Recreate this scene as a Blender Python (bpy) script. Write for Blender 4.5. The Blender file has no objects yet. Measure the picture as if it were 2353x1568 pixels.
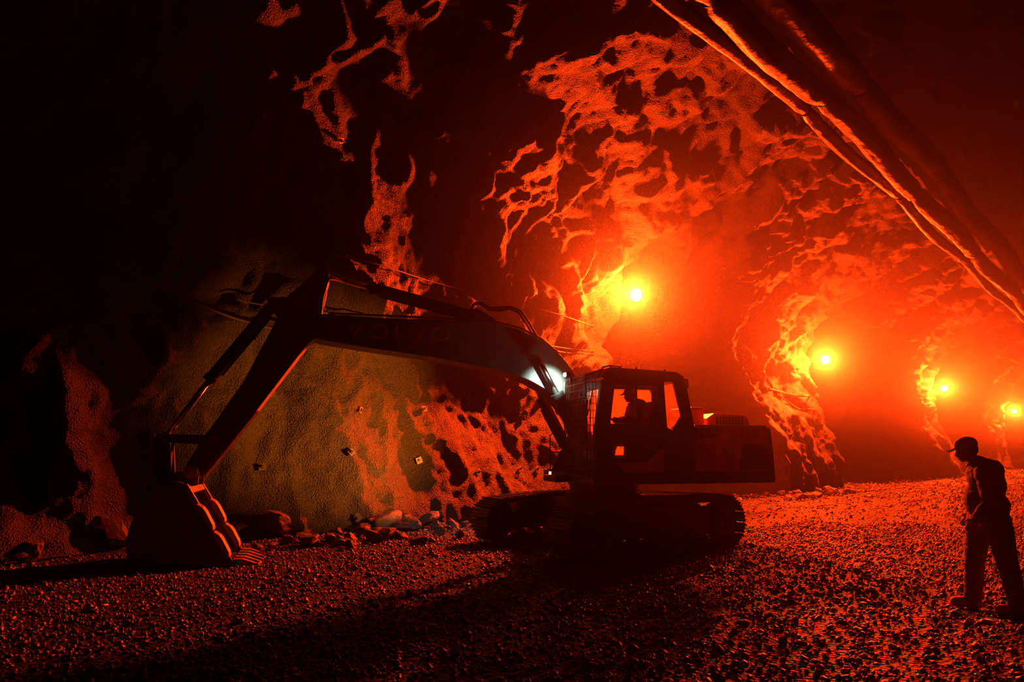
import bpy, bmesh, math, random
import numpy as np
from mathutils import Vector, Matrix
from mathutils.bvhtree import BVHTree

random.seed(7)
SC = bpy.context.scene
COL = SC.collection
S2 = math.sqrt(.5)

# ------------------------------------------------------------------ camera
F_PX, CAM_H = 1569.0, 1.6
PITCH = math.atan((1040 - 784) / F_PX)
cam = bpy.data.cameras.new('camera')
cam.sensor_width = 36.0
cam.lens = F_PX * 36.0 / 2353.0
cam.clip_end = 400
cam_o = bpy.data.objects.new('camera', cam)
COL.objects.link(cam_o)
cam_o.location = (0, 0, CAM_H)
cam_o.rotation_euler = (math.pi / 2 + PITCH, 0, 0)
SC.camera = cam_o

# ------------------------------------------------------------------ world, exposure
wd = bpy.data.worlds.new('world')
SC.world = wd
wd.use_nodes = True
wd.node_tree.nodes['Background'].inputs[0].default_value = (.5, .55, .5, 1)
wd.node_tree.nodes['Background'].inputs[1].default_value = .0004
SC.view_settings.view_transform = 'Standard'
SC.view_settings.look = 'None'
SC.view_settings.gamma = 1
SC.view_settings.exposure = 0.0
SC.view_settings.use_curve_mapping = False
SC.cycles.use_denoising = True
SC.cycles.adaptive_threshold = .02
SC.cycles.max_bounces = 5
SC.cycles.diffuse_bounces = 2
SC.cycles.glossy_bounces = 2
SC.cycles.transparent_max_bounces = 12
SC.cycles.volume_bounces = 0
SC.cycles.volume_step_rate = .6
SC.cycles.volume_max_steps = 128
SC.cycles.sample_clamp_indirect = 4
LAMP_COL = (1.0, .043, .003)
LAMP_W = (22000, 20000, 20000, 20000)
HAZE_THIN, HAZE_THICK = .0006, .0062

def uvw(u, v, z):
    return Vector(((u - v) * S2, (u + v) * S2, z))

def view_ray(px, py):
    a, b = (px - 1176.5) / F_PX, (784 - py) / F_PX
    c, s = math.cos(PITCH), math.sin(PITCH)
    return Vector((a, c - b * s, s + b * c))

EYE = Vector((0, 0, CAM_H))

# ------------------------------------------------------------------ noise
_rng = np.random.default_rng(3)
_perm = np.tile(_rng.permutation(256), 3)
_grad = _rng.normal(size=(256, 3))
_grad /= np.linalg.norm(_grad, axis=1)[:, None]

def noise(p):
    p = np.asarray(p, float)
    i = np.floor(p).astype(int)
    f = p - i
    w = f * f * f * (f * (f * 6 - 15) + 10)
    i &= 255
    out = 0
    for dx in (0, 1):
        for dy in (0, 1):
            for dz in (0, 1):
                g = _grad[_perm[_perm[_perm[i[:, 0] + dx] + i[:, 1] + dy] + i[:, 2] + dz]]
                d = (g * (f - (dx, dy, dz))).sum(1)
                ww = (w[:, 0] if dx else 1 - w[:, 0]) * (w[:, 1] if dy else 1 - w[:, 1]) * (w[:, 2] if dz else 1 - w[:, 2])
                out = out + d * ww
    return out * 1.6

def sstep(a, b, x):
    t = np.clip((x - a) / (b - a), 0, 1)
    return t * t * (3 - 2 * t)

# ------------------------------------------------------------------ materials
def mat(name, col, rough=.5, metal=0, spec=.5, bump=None, mottle=None, coat=0):
    m = bpy.data.materials.new(name)
    m.use_nodes = True
    nt = m.node_tree
    b = nt.nodes['Principled BSDF']
    b.inputs['Base Color'].default_value = (*col, 1)
    b.inputs['Roughness'].default_value = rough
    b.inputs['Metallic'].default_value = metal
    b.inputs['Specular IOR Level'].default_value = spec
    b.inputs['Coat Weight'].default_value = coat
    tc = nt.nodes.new('ShaderNodeTexCoord')
    if mottle:
        sc, amt = mottle
        n = nt.nodes.new('ShaderNodeTexNoise')
        n.inputs['Scale'].default_value = sc
        n.inputs['Detail'].default_value = 6
        nt.links.new(tc.outputs['Object'], n.inputs['Vector'])
        r = nt.nodes.new('ShaderNodeValToRGB')
        r.color_ramp.elements[0].position = .35
        r.color_ramp.elements[1].position = .7
        r.color_ramp.elements[0].color = (*[c * (1 - amt) for c in col], 1)
        r.color_ramp.elements[1].color = (*[min(1, c * (1 + amt)) for c in col], 1)
        nt.links.new(n.outputs['Fac'], r.inputs['Fac'])
        nt.links.new(r.outputs['Color'], b.inputs['Base Color'])
    if bump:
        prev = None
        for kind, sc, st, dist in bump:
            if kind == 'v':
                t = nt.nodes.new('ShaderNodeTexVoronoi')
            else:
                t = nt.nodes.new('ShaderNodeTexNoise')
                t.inputs['Detail'].default_value = 5
                t.inputs['Roughness'].default_value = .65
            t.inputs['Scale'].default_value = sc
            nt.links.new(tc.outputs['Object'], t.inputs['Vector'])
            bp = nt.nodes.new('ShaderNodeBump')
            bp.inputs['Strength'].default_value = st
            bp.inputs['Distance'].default_value = dist
            nt.links.new(t.outputs['Distance' if kind == 'v' else 'Fac'], bp.inputs['Height'])
            if prev:
                nt.links.new(prev.outputs[0], bp.inputs['Normal'])
            prev = bp
        nt.links.new(prev.outputs[0], b.inputs['Normal'])
    return m

def emit(name, col, strength):
    m = bpy.data.materials.new(name)
    m.use_nodes = True
    b = m.node_tree.nodes['Principled BSDF']
    b.inputs['Base Color'].default_value = (0.02, .02, .02, 1)
    b.inputs['Emission Color'].default_value = (*col, 1)
    b.inputs['Emission Strength'].default_value = strength
    m.cycles.emission_sampling = 'NONE'
    return m

def glass(name, tint=(.9, .9, .9), dust=0):
    m = bpy.data.materials.new(name)
    m.use_nodes = True
    nt = m.node_tree
    nt.nodes.remove(nt.nodes['Principled BSDF'])
    o = nt.nodes['Material Output']
    t = nt.nodes.new('ShaderNodeBsdfTransparent')
    t.inputs[0].default_value = (*tint, 1)
    g = nt.nodes.new('ShaderNodeBsdfGlossy')
    g.inputs['Roughness'].default_value = .08
    fr = nt.nodes.new('ShaderNodeFresnel')
    mx = nt.nodes.new('ShaderNodeMixShader')
    nt.links.new(fr.outputs[0], mx.inputs[0])
    nt.links.new(t.outputs[0], mx.inputs[1])
    nt.links.new(g.outputs[0], mx.inputs[2])
    last = mx
    if dust:                     # a film of dust that lets light glow through
        tr = nt.nodes.new('ShaderNodeBsdfTranslucent')
        tr.inputs[0].default_value = (.75, .62, .5, 1)
        m2 = nt.nodes.new('ShaderNodeMixShader')
        nz = nt.nodes.new('ShaderNodeTexNoise'); nz.inputs['Scale'].default_value = 5
        mr = nt.nodes.new('ShaderNodeMapRange')
        mr.inputs['To Min'].default_value = dust * .6; mr.inputs['To Max'].default_value = dust * 1.4
        nt.links.new(nz.outputs['Fac'], mr.inputs['Value'])
        nt.links.new(mr.outputs[0], m2.inputs[0])
        nt.links.new(mx.outputs[0], m2.inputs[1]); nt.links.new(tr.outputs[0], m2.inputs[2])
        last = m2
    nt.links.new(last.outputs[0], o.inputs['Surface'])
    return m

M = dict(
    rock=mat('shotcrete', (.023, .0195, .016), .62, spec=.5, mottle=(.7, .35),
             bump=[('n', 2.2, .5, .12), ('n', 15, .9, .07), ('v', 38, .9, .035)]),
    floor=mat('gravel_floor', (.028, .024, .022), .62, spec=.22, mottle=(1.3, .4),
              bump=[('n', 1.2, .35, .15), ('n', 7, .9, .10), ('v', 22, .9, .05)]),
    stone=mat('wet_stone', (.165, .13, .13), .38, spec=.45, mottle=(9, .5), bump=[('n', 40, .4, .006)]),
    rubble=mat('broken_rock', (.07, .056, .047), .6, mottle=(3, .3), bump=[('n', 14, .6, .03)]),
    yellow=mat('yellow_paint', (.82, .43, .05), .42, mottle=(3, .25)),
    grey=mat('dark_grey_paint', (.07, .065, .065), .45, mottle=(4, .3)),
    boom=mat('grey_boom_paint', (.085, .08, .076), .5, mottle=(3, .4)),
    letter=mat('pale_lettering', (.50, .45, .40), .6, mottle=(9, .4)),
    black=mat('black_rubber', (.02, .02, .02), .55),
    track=mat('worn_track_steel', (.10, .09, .085), .38, metal=.6, mottle=(8, .4), bump=[('n', 20, .4, .01)]),
    steel=mat('muddy_steel', (.12, .105, .095), .5, metal=.4, mottle=(5, .5), bump=[('n', 16, .4, .01)]),
    wornedge=mat('worn_steel', (.38, .35, .32), .4, metal=.6, mottle=(10, .3)),
    chrome=mat('chrome_rod', (.75, .74, .72), .16, metal=1),
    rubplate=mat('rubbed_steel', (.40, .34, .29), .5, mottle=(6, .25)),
    plate=mat('bolt_plate', (.11, .095, .08), .5, metal=.3, mottle=(20, .3)),
    cable=mat('cable_sheath', (.05, .045, .04), .5),
    dark_shade=mat('painted_shade', (.002, .002, .002), .9, spec=.0, mottle=(.6, .4)),  # near-black colour stands for shade on the right wall and roof
    duct=mat('duct_fabric', (.26, .185, .155), .45, spec=.5, mottle=(2, .3), bump=[('n', 3, .5, .08), ('n', 14, .3, .02)]),
    cloth=mat('dark_workwear', (.20, .17, .155), .85, mottle=(6, .3), bump=[('n', 14, .5, .02)]),
    cap=mat('cap_cloth', (.75, .58, .46), .85, mottle=(12, .2)),
    skin=mat('skin', (.42, .27, .20), .55),
    boot=mat('boot_leather', (.5, .37, .27), .6, mottle=(12, .3)),
    collar=mat('collar_cloth', (.38, .30, .25), .85),
    seat=mat('seat_cloth', (.04, .035, .035), .9),
    decal=mat('dark_decal', (.06, .05, .045), .5),
    glass=glass('cab_glass', (.86, .84, .8)),
    dirty_glass=glass('dusty_cab_glass', (.8, .78, .74), dust=.6),
    lens=emit('lamp_lens', LAMP_COL, 900),
    wlens=emit('work_light_lens', (.75, 1, .85), 60),
    hlens=emit('headlight_lens', (1, .75, .38), 6),
)

# ------------------------------------------------------------------ mesh helpers
def tag(o, label=None, cat=None, group=None, kind=None):
    if label: o['label'] = label
    if cat: o['category'] = cat
    if group: o['group'] = group
    if kind: o['kind'] = kind
    return o

class MB:
    def __init__(self):
        self.v, self.f = [], []
    def add(self, vs, fs):
        k = len(self.v)
        self.v += [tuple(p) for p in vs]
        self.f += [tuple(i + k for i in q) for q in fs]
        return self
    def box(self, a, b, mtx=None):
        (x0, y0, z0), (x1, y1, z1) = a, b
        vs = [Vector(p) for p in ((x0, y0, z0), (x1, y0, z0), (x1, y1, z0), (x0, y1, z0), (x0, y0, z1), (x1, y0, z1), (x1, y1, z1), (x0, y1, z1))]
        if mtx: vs = [mtx @ p for p in vs]
        return self.add(vs, [(0, 3, 2, 1), (4, 5, 6, 7), (0, 1, 5, 4), (1, 2, 6, 5), (2, 3, 7, 6), (3, 0, 4, 7)])
    def prism(self, poly, y0, y1, taper=None):
        n = len(poly)
        p1 = taper or poly
        vs = [(x, y0, z) for x, z in poly] + [(x, y1, z) for x, z in p1]
        return self.add(vs, [tuple(range(n)), tuple(range(2 * n - 1, n - 1, -1))] + [(i, i + n, (i + 1) % n + n, (i + 1) % n) for i in range(n)])
    def sweep(self, pts, r, n=8, caps=True):
        pts = [Vector(p) for p in pts]
        m = len(pts)
        rr = r if isinstance(r, (list, tuple)) else [r] * m
        vs, up = [], None
        for i, p in enumerate(pts):
            t = (pts[min(i + 1, m - 1)] - pts[max(i - 1, 0)]).normalized()
            if up is None:
                up = t.orthogonal().normalized()
            up = (up - t * up.dot(t)).normalized()
            s = t.cross(up)
            for k in range(n):
                a = 2 * math.pi * k / n
                vs.append(p + (up * math.cos(a) + s * math.sin(a)) * rr[i])
        fs = [(i * n + k, i * n + (k + 1) % n, (i + 1) * n + (k + 1) % n, (i + 1) * n + k) for i in range(m - 1) for k in range(n)]
        if caps:
            fs += [tuple(range(n - 1, -1, -1)), tuple(range((m - 1) * n, m * n))]
        return self.add(vs, fs)
    def cyl(self, a, b, r, n=20):
        return self.sweep([a, b], r, n)
    def ring(self, c, r0, r1, y0, y1, n=24):
        vs, fs = [], []
        for k in range(n):
            a = 2 * math.pi * k / n
            ca, sa = math.cos(a), math.sin(a)
            vs += [(c[0] + r * ca, y, c[1] + r * sa) for r, y in ((r0, y0), (r1, y0), (r1, y1), (r0, y1))]
        for k in range(n):
            j = (k + 1) % n
            fs += [(k * 4 + q, k * 4 + (q + 1) % 4, j * 4 + (q + 1) % 4, j * 4 + q) for q in range(4)]
        return self.add(vs, fs)
    def pod(self, a, b, ra, rb, sx=None, n=14, m=5):
        """tapered capsule from a to b"""
        a, b = Vector(a), Vector(b)
        t = (b - a).normalized()
        up = t.orthogonal().normalized()
        s = t.cross(up)
        rows = [(a - t * ra * math.cos(q), ra * math.sin(q)) for q in [math.pi / 2 * i / m for i in range(1, m + 1)]]
        rows += [(b + t * rb * math.sin(q), rb * math.cos(q)) for q in [math.pi / 2 * i / m for i in range(m)]]
        vs = [a - t * ra]
        for c, r in rows:
            vs += [c + (up * math.cos(2 * math.pi * k / n) + s * math.sin(2 * math.pi * k / n)) * r for k in range(n)]
        vs.append(b + t * rb)
        L = len(rows)
        fs = [(0, 1 + (k + 1) % n, 1 + k) for k in range(n)]
        fs += [(1 + i * n + k, 1 + i * n + (k + 1) % n, 1 + (i + 1) * n + (k + 1) % n, 1 + (i + 1) * n + k) for i in range(L - 1) for k in range(n)]
        fs += [(1 + (L - 1) * n + k, 1 + (L - 1) * n + (k + 1) % n, len(vs) - 1) for k in range(n)]
        return self.add(vs, fs)
    def egg(self, c, r, rot=0, n=20, m=12):
        """ellipsoid, rot tilts it about the y axis"""
        R = Matrix.Rotation(rot, 3, 'Y')
        vs = [R @ Vector((0, 0, -r[2]))]
        for i in range(1, m):
            q = math.pi * i / m
            vs += [R @ Vector((r[0] * math.sin(q) * math.cos(2 * math.pi * k / n), r[1] * math.sin(q) * math.sin(2 * math.pi * k / n), -r[2] * math.cos(q))) for k in range(n)]
        vs.append(R @ Vector((0, 0, r[2])))
        vs = [p + Vector(c) for p in vs]
        fs = [(0, 1 + (k + 1) % n, 1 + k) for k in range(n)]
        fs += [(1 + i * n + k, 1 + i * n + (k + 1) % n, 1 + (i + 1) * n + (k + 1) % n, 1 + (i + 1) * n + k) for i in range(m - 2) for k in range(n)]
        fs += [(1 + (m - 2) * n + k, 1 + (m - 2) * n + (k + 1) % n, len(vs) - 1) for k in range(n)]
        return self.add(vs, fs)
    def mesh(self, name):
        me = bpy.data.meshes.new(name)
        me.from_pydata(self.v, [], self.f)
        me.update()
        return me
    def build(self, name, material, parent=None, bevel=0, smooth=False):
        me = self.mesh(name)
        bm = bmesh.new(); bm.from_mesh(me)
        bmesh.ops.recalc_face_normals(bm, faces=bm.faces)
        bm.to_mesh(me); bm.free()
        return link(name, me, material, parent, bevel, smooth)

def link(name, me, material, parent=None, bevel=0, smooth=False):
    o = bpy.data.objects.new(name, me)
    COL.objects.link(o)
    me.materials.clear()
    me.materials.append(material)
    if smooth:
        me.shade_smooth()
    if parent: o.parent = parent
    if bevel:
        b = o.modifiers.new('bevel', 'BEVEL')
        b.width = bevel; b.segments = 2; b.limit_method = 'ANGLE'; b.angle_limit = math.radians(35)
    return o

def empty(name, loc=(0, 0, 0), rz=0):
    o = bpy.data.objects.new(name, None)
    COL.objects.link(o)
    o.location = loc; o.rotation_euler = (0, 0, rz)
    o.empty_display_size = .2
    return o

def evaluated(o):
    dg = bpy.context.evaluated_depsgraph_get()
    me = bpy.data.meshes.new_from_object(o.evaluated_get(dg))
    d = o.data
    bpy.data.objects.remove(o)
    return me

def plate(mb, outline, holes, y0, y1):
    """a flat sheet in the x-z plane with holes, from y0 to y1"""
    cu = bpy.data.curves.new('sheet', 'CURVE')
    cu.dimensions = '2D'; cu.fill_mode = 'BOTH'; cu.extrude = abs(y1 - y0) / 2
    for poly in [outline] + holes:
        sp = cu.splines.new('POLY')
        sp.points.add(len(poly) - 1)
        for p, (x, z) in zip(sp.points, poly):
            p.co = (x, z, 0, 1)
        sp.use_cyclic_u = True
    o = bpy.data.objects.new('sheet', cu)
    COL.objects.link(o)
    me = evaluated(o)
    ym = (y0 + y1) / 2
    mb.add([(v.co.x, ym + v.co.z, v.co.y) for v in me.vertices], [tuple(p.vertices) for p in me.polygons])
    bpy.data.meshes.remove(me)
    bpy.data.curves.remove(cu)
    return mb

def text_mesh(s, size, depth=.004):
    cu = bpy.data.curves.new('words', 'FONT')
    cu.body = s; cu.size = size; cu.extrude = depth
    cu.space_character = 1.25
    o = bpy.data.objects.new('words', cu)
    COL.objects.link(o)
    return evaluated(o)

def rounded(poly, r, n=4):
    out = []
    m = len(poly)
    for i in range(m):
        p = Vector(poly[i]); a = Vector(poly[i - 1]) - p; b = Vector(poly[(i + 1) % m]) - p
        d = min(r, a.length * .45, b.length * .45)
        a = p + a.normalized() * d; b = p + b.normalized() * d
        for k in range(n + 1):
            t = k / n
            q = a * (1 - t) ** 2 + p * 2 * t * (1 - t) + b * t * t
            out.append((q.x, q.y))
    return out

# ------------------------------------------------------------------ tunnel shell
VC, VA, ZS, VB = 4.4, 8.7, 4.5, 7.6           # arch centre, half width, spring line, rise
NICHES = [(18.3, 25.0, .5), (33.9, 47.0, .5), (55.3, 70.0, .6), (80.0, 94.0, .8)]

def profile(s):
    """s runs from the left wall foot over the crown to the right foot"""
    arc = math.pi * (VA + VB) / 2
    v, z, nv, nz = (np.zeros_like(s) for _ in range(4))
    a = s < ZS
    v[a] = VC + VA; z[a] = s[a]; nv[a] = 1
    b = (s >= ZS) & (s <= ZS + arc)
    th = (s[b] - ZS) / arc * math.pi
    v[b] = VC + VA * np.cos(th); z[b] = ZS + VB * np.sin(th)
    n = np.stack([np.cos(th) / VA, np.sin(th) / VB], 1); n /= np.linalg.norm(n, axis=1)[:, None]
    nv[b] = n[:, 0]; nz[b] = n[:, 1]
    c = s > ZS + arc
    v[c] = VC - VA; z[c] = ZS - (s[c] - ZS - arc); nv[c] = -1
    return v, z, nv, nz

S_END = 2 * ZS + math.pi * (VA + VB) / 2

def shell_points(us, ss):
    U, S = np.meshgrid(us, ss, indexing='ij')
    U = U.ravel(); S = S.ravel()
    v, z, nv, nz = profile(S)
    P = np.stack([U, v, z], 1)
    Q = P + .55 * np.stack([noise(P * .7 + 40), noise(P * .7 + 41.5), noise(P * .7 + 43.1)], 1)
    up = sstep(1.2, 4.2, z)
    calm = 1 - .6 * (1 - sstep(3.2, 5.0, z)) * sstep(6.5, 8.5, U) * (1 - sstep(15, 17, U))
    d = (.60 * noise(Q * .26 + 7) + .45 * noise(Q * .55 + 31)) * calm
    h = noise(Q * .85 + 11)
    d += (.08 + .17 * up) * h * calm + up * .36 * np.clip(noise(Q * .62 + 90) - .18, 0, None)    # lumps and scooped hollows
    d += (.07 + .13 * up) * calm * noise(Q * 1.6 + 3) + (.07 + .05 * up) * noise(Q * 3.2 + 5) + .038 * noise(P * 6.5 + 8)
    low = 1 - sstep(1.2, 3.2, z)
    d += low * .30 * np.abs(noise(P * (1.1, 1.1, .35) + 19)) - low * .16 + low * .08 * noise(P * (3.3, 3.3, 1.2) + 2)
    left = (S < S_END / 2)
    e = 1.1 * noise(P * .55 + 50) + .4 * noise(P * 1.9 + 60)
    lo = 1 - sstep(6.6, 8.4, z + .6 * noise(P * .5 + 77))
    for ua, ub, w in NICHES:
        k = sstep(ua - w, ua + w, U + .45 * e) * (1 - sstep(ub - w, ub + w, U + .8 * e))
        d += np.where(left, 5.5 * k * lo, 0)
    foot = (1 - sstep(0, 6.5, z))
    pil = sstep(25, 26.5, U) * (1 - sstep(32.6, 34.4, U)) * 1.4 + sstep(46, 48, U) * (1 - sstep(54.5, 56, U)) * 1.6
    d -= np.where(left, pil * foot, 0)
    d += np.where(left, .15 * sstep(.2, 3.8, z) * (1 - sstep(5.0, 8.5, z)) * sstep(7.5, 10.5, U) * (1 - sstep(14, 17, U)), 0)
    d += np.where(left, .65 * sstep(3, 7, z) * (1 - sstep(1.5, 7.0, U)), 0)
    near = sstep(5.5, 8, U) * (1 - sstep(14.5, 16.5, U))
    d -= np.where(left, near * (.60 * np.exp(-((z - 5.4) / 1.1) ** 2) + .35 * (1 - sstep(.6, 2.6, z + .5 * noise(P * .6 + 21)))), 0)
    d -= np.where(left & (U < 17), .35 * (1 - sstep(0, 1.6, z)), 0)
    return np.stack([(U - v - nv * d) * S2, (U + v + nv * d) * S2, z + nz * d], 1)

def grid_faces(nu, ns):
    i, j = np.meshgrid(np.arange(nu - 1), np.arange(ns - 1), indexing='ij')
    a = (i * ns + j).ravel()
    return np.stack([a, a + 1, a + ns + 1, a + ns], 1)

def fast_mesh(name, P, Fq):
    me = bpy.data.meshes.new(name)
    k = Fq.shape[1]
    me.vertices.add(len(P)); me.vertices.foreach_set('co', np.ascontiguousarray(P, np.float32).ravel())
    me.loops.add(Fq.size); me.loops.foreach_set('vertex_index', Fq.astype(np.int32).ravel())
    me.polygons.add(len(Fq)); me.polygons.foreach_set('loop_start', np.arange(0, Fq.size, k, dtype=np.int32))
    me.update(calc_edges=True); me.validate()
    return me

US = np.concatenate([np.arange(-5, 18.5, .075), np.arange(18.5, 34, .14), np.arange(34, 112, .45)])
s_wall = np.linspace(-.0, 7.2, 100)
s_ceil = np.concatenate([np.linspace(7.2, 17.5, 130), np.linspace(17.8, 22.6, 20)])
s_right = np.linspace(22.6, S_END, 36)
P_left = shell_points(US, s_wall)
wall_mesh = fast_mesh('wall_left', P_left, grid_faces(len(US), len(s_wall)))
wall_left = tag(link('wall_left', wall_mesh, M['rock'], smooth=True), 'lumpy shotcrete rock wall behind the excavator', kind='structure')
P_ceil = shell_points(US, s_ceil)
ceil_mesh = fast_mesh('ceiling', P_ceil, grid_faces(len(US), len(s_ceil)))
ceiling = tag(link('ceiling', ceil_mesh, M['rock'], smooth=True), 'arched lumpy rock roof of the tunnel', kind='structure')
P_right = shell_points(US[::3], s_right)
right_mesh = fast_mesh('wall_right', P_right, grid_faces(len(US[::3]), len(s_right)))
tag(link('wall_right', right_mesh, M['dark_shade'], smooth=True), 'tunnel wall on the near side, coloured black to stand for shade', kind='structure')
ceiling.data.materials.append(M['dark_shade'])          # roof right of the ducts is coloured black too, as shade
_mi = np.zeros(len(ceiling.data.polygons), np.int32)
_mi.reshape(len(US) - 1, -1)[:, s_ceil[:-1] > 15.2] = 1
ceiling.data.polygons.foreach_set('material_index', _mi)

def ground_h(x, y):
    x = np.atleast_1d(np.asarray(x, float)); y = np.atleast_1d(np.asarray(y, float))
    P = np.stack([x, y, np.zeros_like(x)], 1)
    u, v = (x + y) * S2, (y - x) * S2
    h = .05 * noise(P * .45 + 3) + .022 * noise(P * 1.7 + 9)
    flat = np.exp(-(((x - 1.8) / 3.2) ** 2 + ((y - 12.2) / 2.6) ** 2) ** 2)
    h = h * (1 - flat) - .005 * flat - .11 * np.exp(-((x + 4.75) ** 2 + (y - 10.9) ** 2) / 2.2)
    rut = np.cos((v - 5.0) * 4.2) * .05 * sstep(12, 16, u) * (1 - sstep(10, 11.5, v)) + .07 * noise(P * .22 + 70) * sstep(13, 18, u)
    return h + rut * (1 - flat)

gu = np.concatenate([np.arange(-5, 24, .10), np.arange(24, 112, .5)])
gv = np.arange(-5.6, 20.2, .10)
GU, GV = np.meshgrid(gu, gv, indexing='ij')
GX, GY = ((GU - GV) * S2).ravel(), ((GU + GV) * S2).ravel()
floor_mesh = fast_mesh('floor', np.stack([GX, GY, ground_h(GX, GY)], 1), grid_faces(len(gu), len(gv))[:, ::-1])
tag(link('floor', floor_mesh, M['floor'], smooth=True), 'wet gravel tunnel floor', kind='structure')

bvh_wall = BVHTree.FromPolygons([tuple(p) for p in P_left], [tuple(f) for f in grid_faces(len(US), len(s_wall))])
bvh_ceil = BVHTree.FromPolygons([tuple(p) for p in P_ceil], [tuple(f) for f in grid_faces(len(US), len(s_ceil))])

def on_rock(px, py):
    d = view_ray(px, py).normalized()
    best = None
    for b in (bvh_wall, bvh_ceil):
        co, no, _, dist = b.ray_cast(EYE, d)
        if co and (best is None or dist < best[2]):
            if no.dot(d) > 0: no = -no
            best = (co, no, dist)
    return best

# ------------------------------------------------------------------ haze
def haze_box(name, us, vs, zs, dens, aniso, label, rise=None):
    mb = MB()
    c = [uvw(u, v, z) for z in zs for (u, v) in ((us[0], vs[0]), (us[1], vs[0]), (us[1], vs[1]), (us[0], vs[1]))]
    mb.add(c, [(0, 3, 2, 1), (4, 5, 6, 7), (0, 1, 5, 4), (1, 2, 6, 5), (2, 3, 7, 6), (3, 0, 4, 7)])
    m = bpy.data.materials.new(name)
    m.use_nodes = True
    nt = m.node_tree
    nt.nodes.remove(nt.nodes['Principled BSDF'])
    vsn = nt.nodes.new('ShaderNodeVolumeScatter')
    vsn.inputs['Color'].default_value = (.95, .95, .95, 1)
    vsn.inputs['Density'].default_value = dens
    vsn.inputs['Anisotropy'].default_value = aniso
    if rise:                     # the dust hangs high: density grows from rise[0] to rise[1]
        tc = nt.nodes.new('ShaderNodeTexCoord')
        sx = nt.nodes.new('ShaderNodeSeparateXYZ')
        mr = nt.nodes.new('ShaderNodeMapRange')
        mr.interpolation_type = 'SMOOTHSTEP'
        mr.inputs['From Min'].default_value, mr.inputs['From Max'].default_value = rise
        mr.inputs['To Min'].default_value, mr.inputs['To Max'].default_value = dens * .10, dens
        nt.links.new(tc.outputs['Object'], sx.inputs[0])
        nt.links.new(sx.outputs['Z'], mr.inputs['Value'])
        nt.links.new(mr.outputs[0], vsn.inputs['Density'])
    nt.links.new(vsn.outputs[0], nt.nodes['Material Output'].inputs['Volume'])
    o = mb.build(name, m)
    return tag(o, label, 'haze', kind='stuff')

haze_box('haze', (-4.5, 111), (-6.5, 20.0), (-.4, 13.5), HAZE_THIN, .80, 'thin dusty air filling the whole tunnel')
haze_box('dust_haze', (8.5, 110), (-6, 19.5), (-.3, 9.4), HAZE_THICK, .90, 'thick glowing dust haze hanging beyond the excavator', (1.2, 5.6))

# ------------------------------------------------------------------ tunnel lamps
LAMPS = [((17.65, 12.1, 6.50), 'brightest tunnel lamp, on the rock corner above the excavator cab'),
         ((33.25, 12.2, 5.94), 'tunnel lamp on the rock pillar behind the excavator tail'),
         ((54.5, 12.2, 5.97), 'tunnel lamp on the hazy third pillar, above the walking person'),
         ((79.06, 12.2, 5.44), 'smallest and farthest tunnel lamp, at the edge of the haze')]
def tunnel_lamp(i, pos, label):
    p = uvw(*pos)
    root = tag(empty('flood_lamp', p, math.radians(45)), label, 'lamp', 'tunnel lamps along the rock wall')
    # local: +x down the tunnel, +y into the rock
    h = MB()
    h.prism([(.10, -.2), (.26, -.12), (.26, .12), (.10, .2)], -.22, .22)
    for k in range(5):
        h.box((.26, -.2 + k * .09, -.13), (.32, -.17 + k * .09, .13))
    h.build('housing', M['grey'], root, .01)
    h = MB().ring((0, 0), .185, .205, -.05, .05)
    h.v = [(v[1] + .06, v[0], v[2]) for v in h.v]
    h.build('bezel', M['grey'], root)
    MB().egg((.02, 0, 0), (.17, .20, .20)).build('lens', M['lens'], root, smooth=True)
    b = MB()
    b.sweep([(.18, .2, 0), (.18, .45, -.02), (.1, 1.5, -.05)], .025, 8)
    b.box((.12, .19, -.12), (.24, .24, .12))
    b.build('bracket', M['steel'], root)
    c = MB().sweep([(.3, .1, 0), (.36, .3, -.2), (.3, .6, -.45), (.2, 1.1, -.5)], .015, 6)
    c.build('power_cable', M['cable'], root, smooth=True)
    L = bpy.data.lights.new('lamp_glow', 'POINT')
    L.energy = LAMP_W[i]; L.color = LAMP_COL; L.shadow_soft_size = .26
    lo = bpy.data.objects.new('lamp_glow', L)
    COL.objects.link(lo)
    lo.parent = root; lo.location = (-.24, -.06, 0)
    return root
for i, (p, lab) in enumerate(LAMPS):
    tunnel_lamp(i, p, lab)

# ------------------------------------------------------------------ excavator
# local frame: x forward (towards the bucket), y to the machine's left (towards the viewer), z up
EX = empty('excavator', (1.65, 12.5, 0), math.radians(195))
tag(EX, 'large tracked excavator with bucket on the ground, facing the rock wall', 'excavator')
A17 = Matrix.Rotation(math.radians(17), 4, 'Z')

def under(mb):
    mb.v = [tuple(A17 @ Vector(p)) for p in mb.v]
    return mb

def track_loop(n):
    """centre line of the track, points and outward normals, evenly spaced"""
    r1, r2, x1, x2, z1, z2 = .36, .38, 1.52, -1.52, .40, .43
    pts = []
    def arc(cx, cz, r, a0, a1, k):
        for i in range(k + 1):
            a = a0 + (a1 - a0) * i / k
            pts.append((cx + r * math.cos(a), cz + r * math.sin(a)))
    pts += [(x2 + .25, .04), (x1 - .25, .04)]
    arc(x1, z1, r1, -math.pi / 2 + .25, math.pi / 2, 14)
    pts.extend([(.8, .81), (.1, .84), (-.6, .82)])
    arc(x2, z2, r2 + .01, math.pi / 2, 3 * math.pi / 2 - .25, 14)
    P = [Vector(p) for p in pts] + [Vector(pts[0])]
    seg = [(P[i + 1] - P[i]).length for i in range(len(P) - 1)]
    tot = sum(seg)
    out = []
    for k in range(n):
        d = tot * k / n
        i = 0
        while d > seg[i]:
            d -= seg[i]; i += 1
        t = (P[i + 1] - P[i]).normalized()
        out.append((P[i] + t * d, t, Vector((t.y, -t.x))))
    return out, tot

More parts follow.
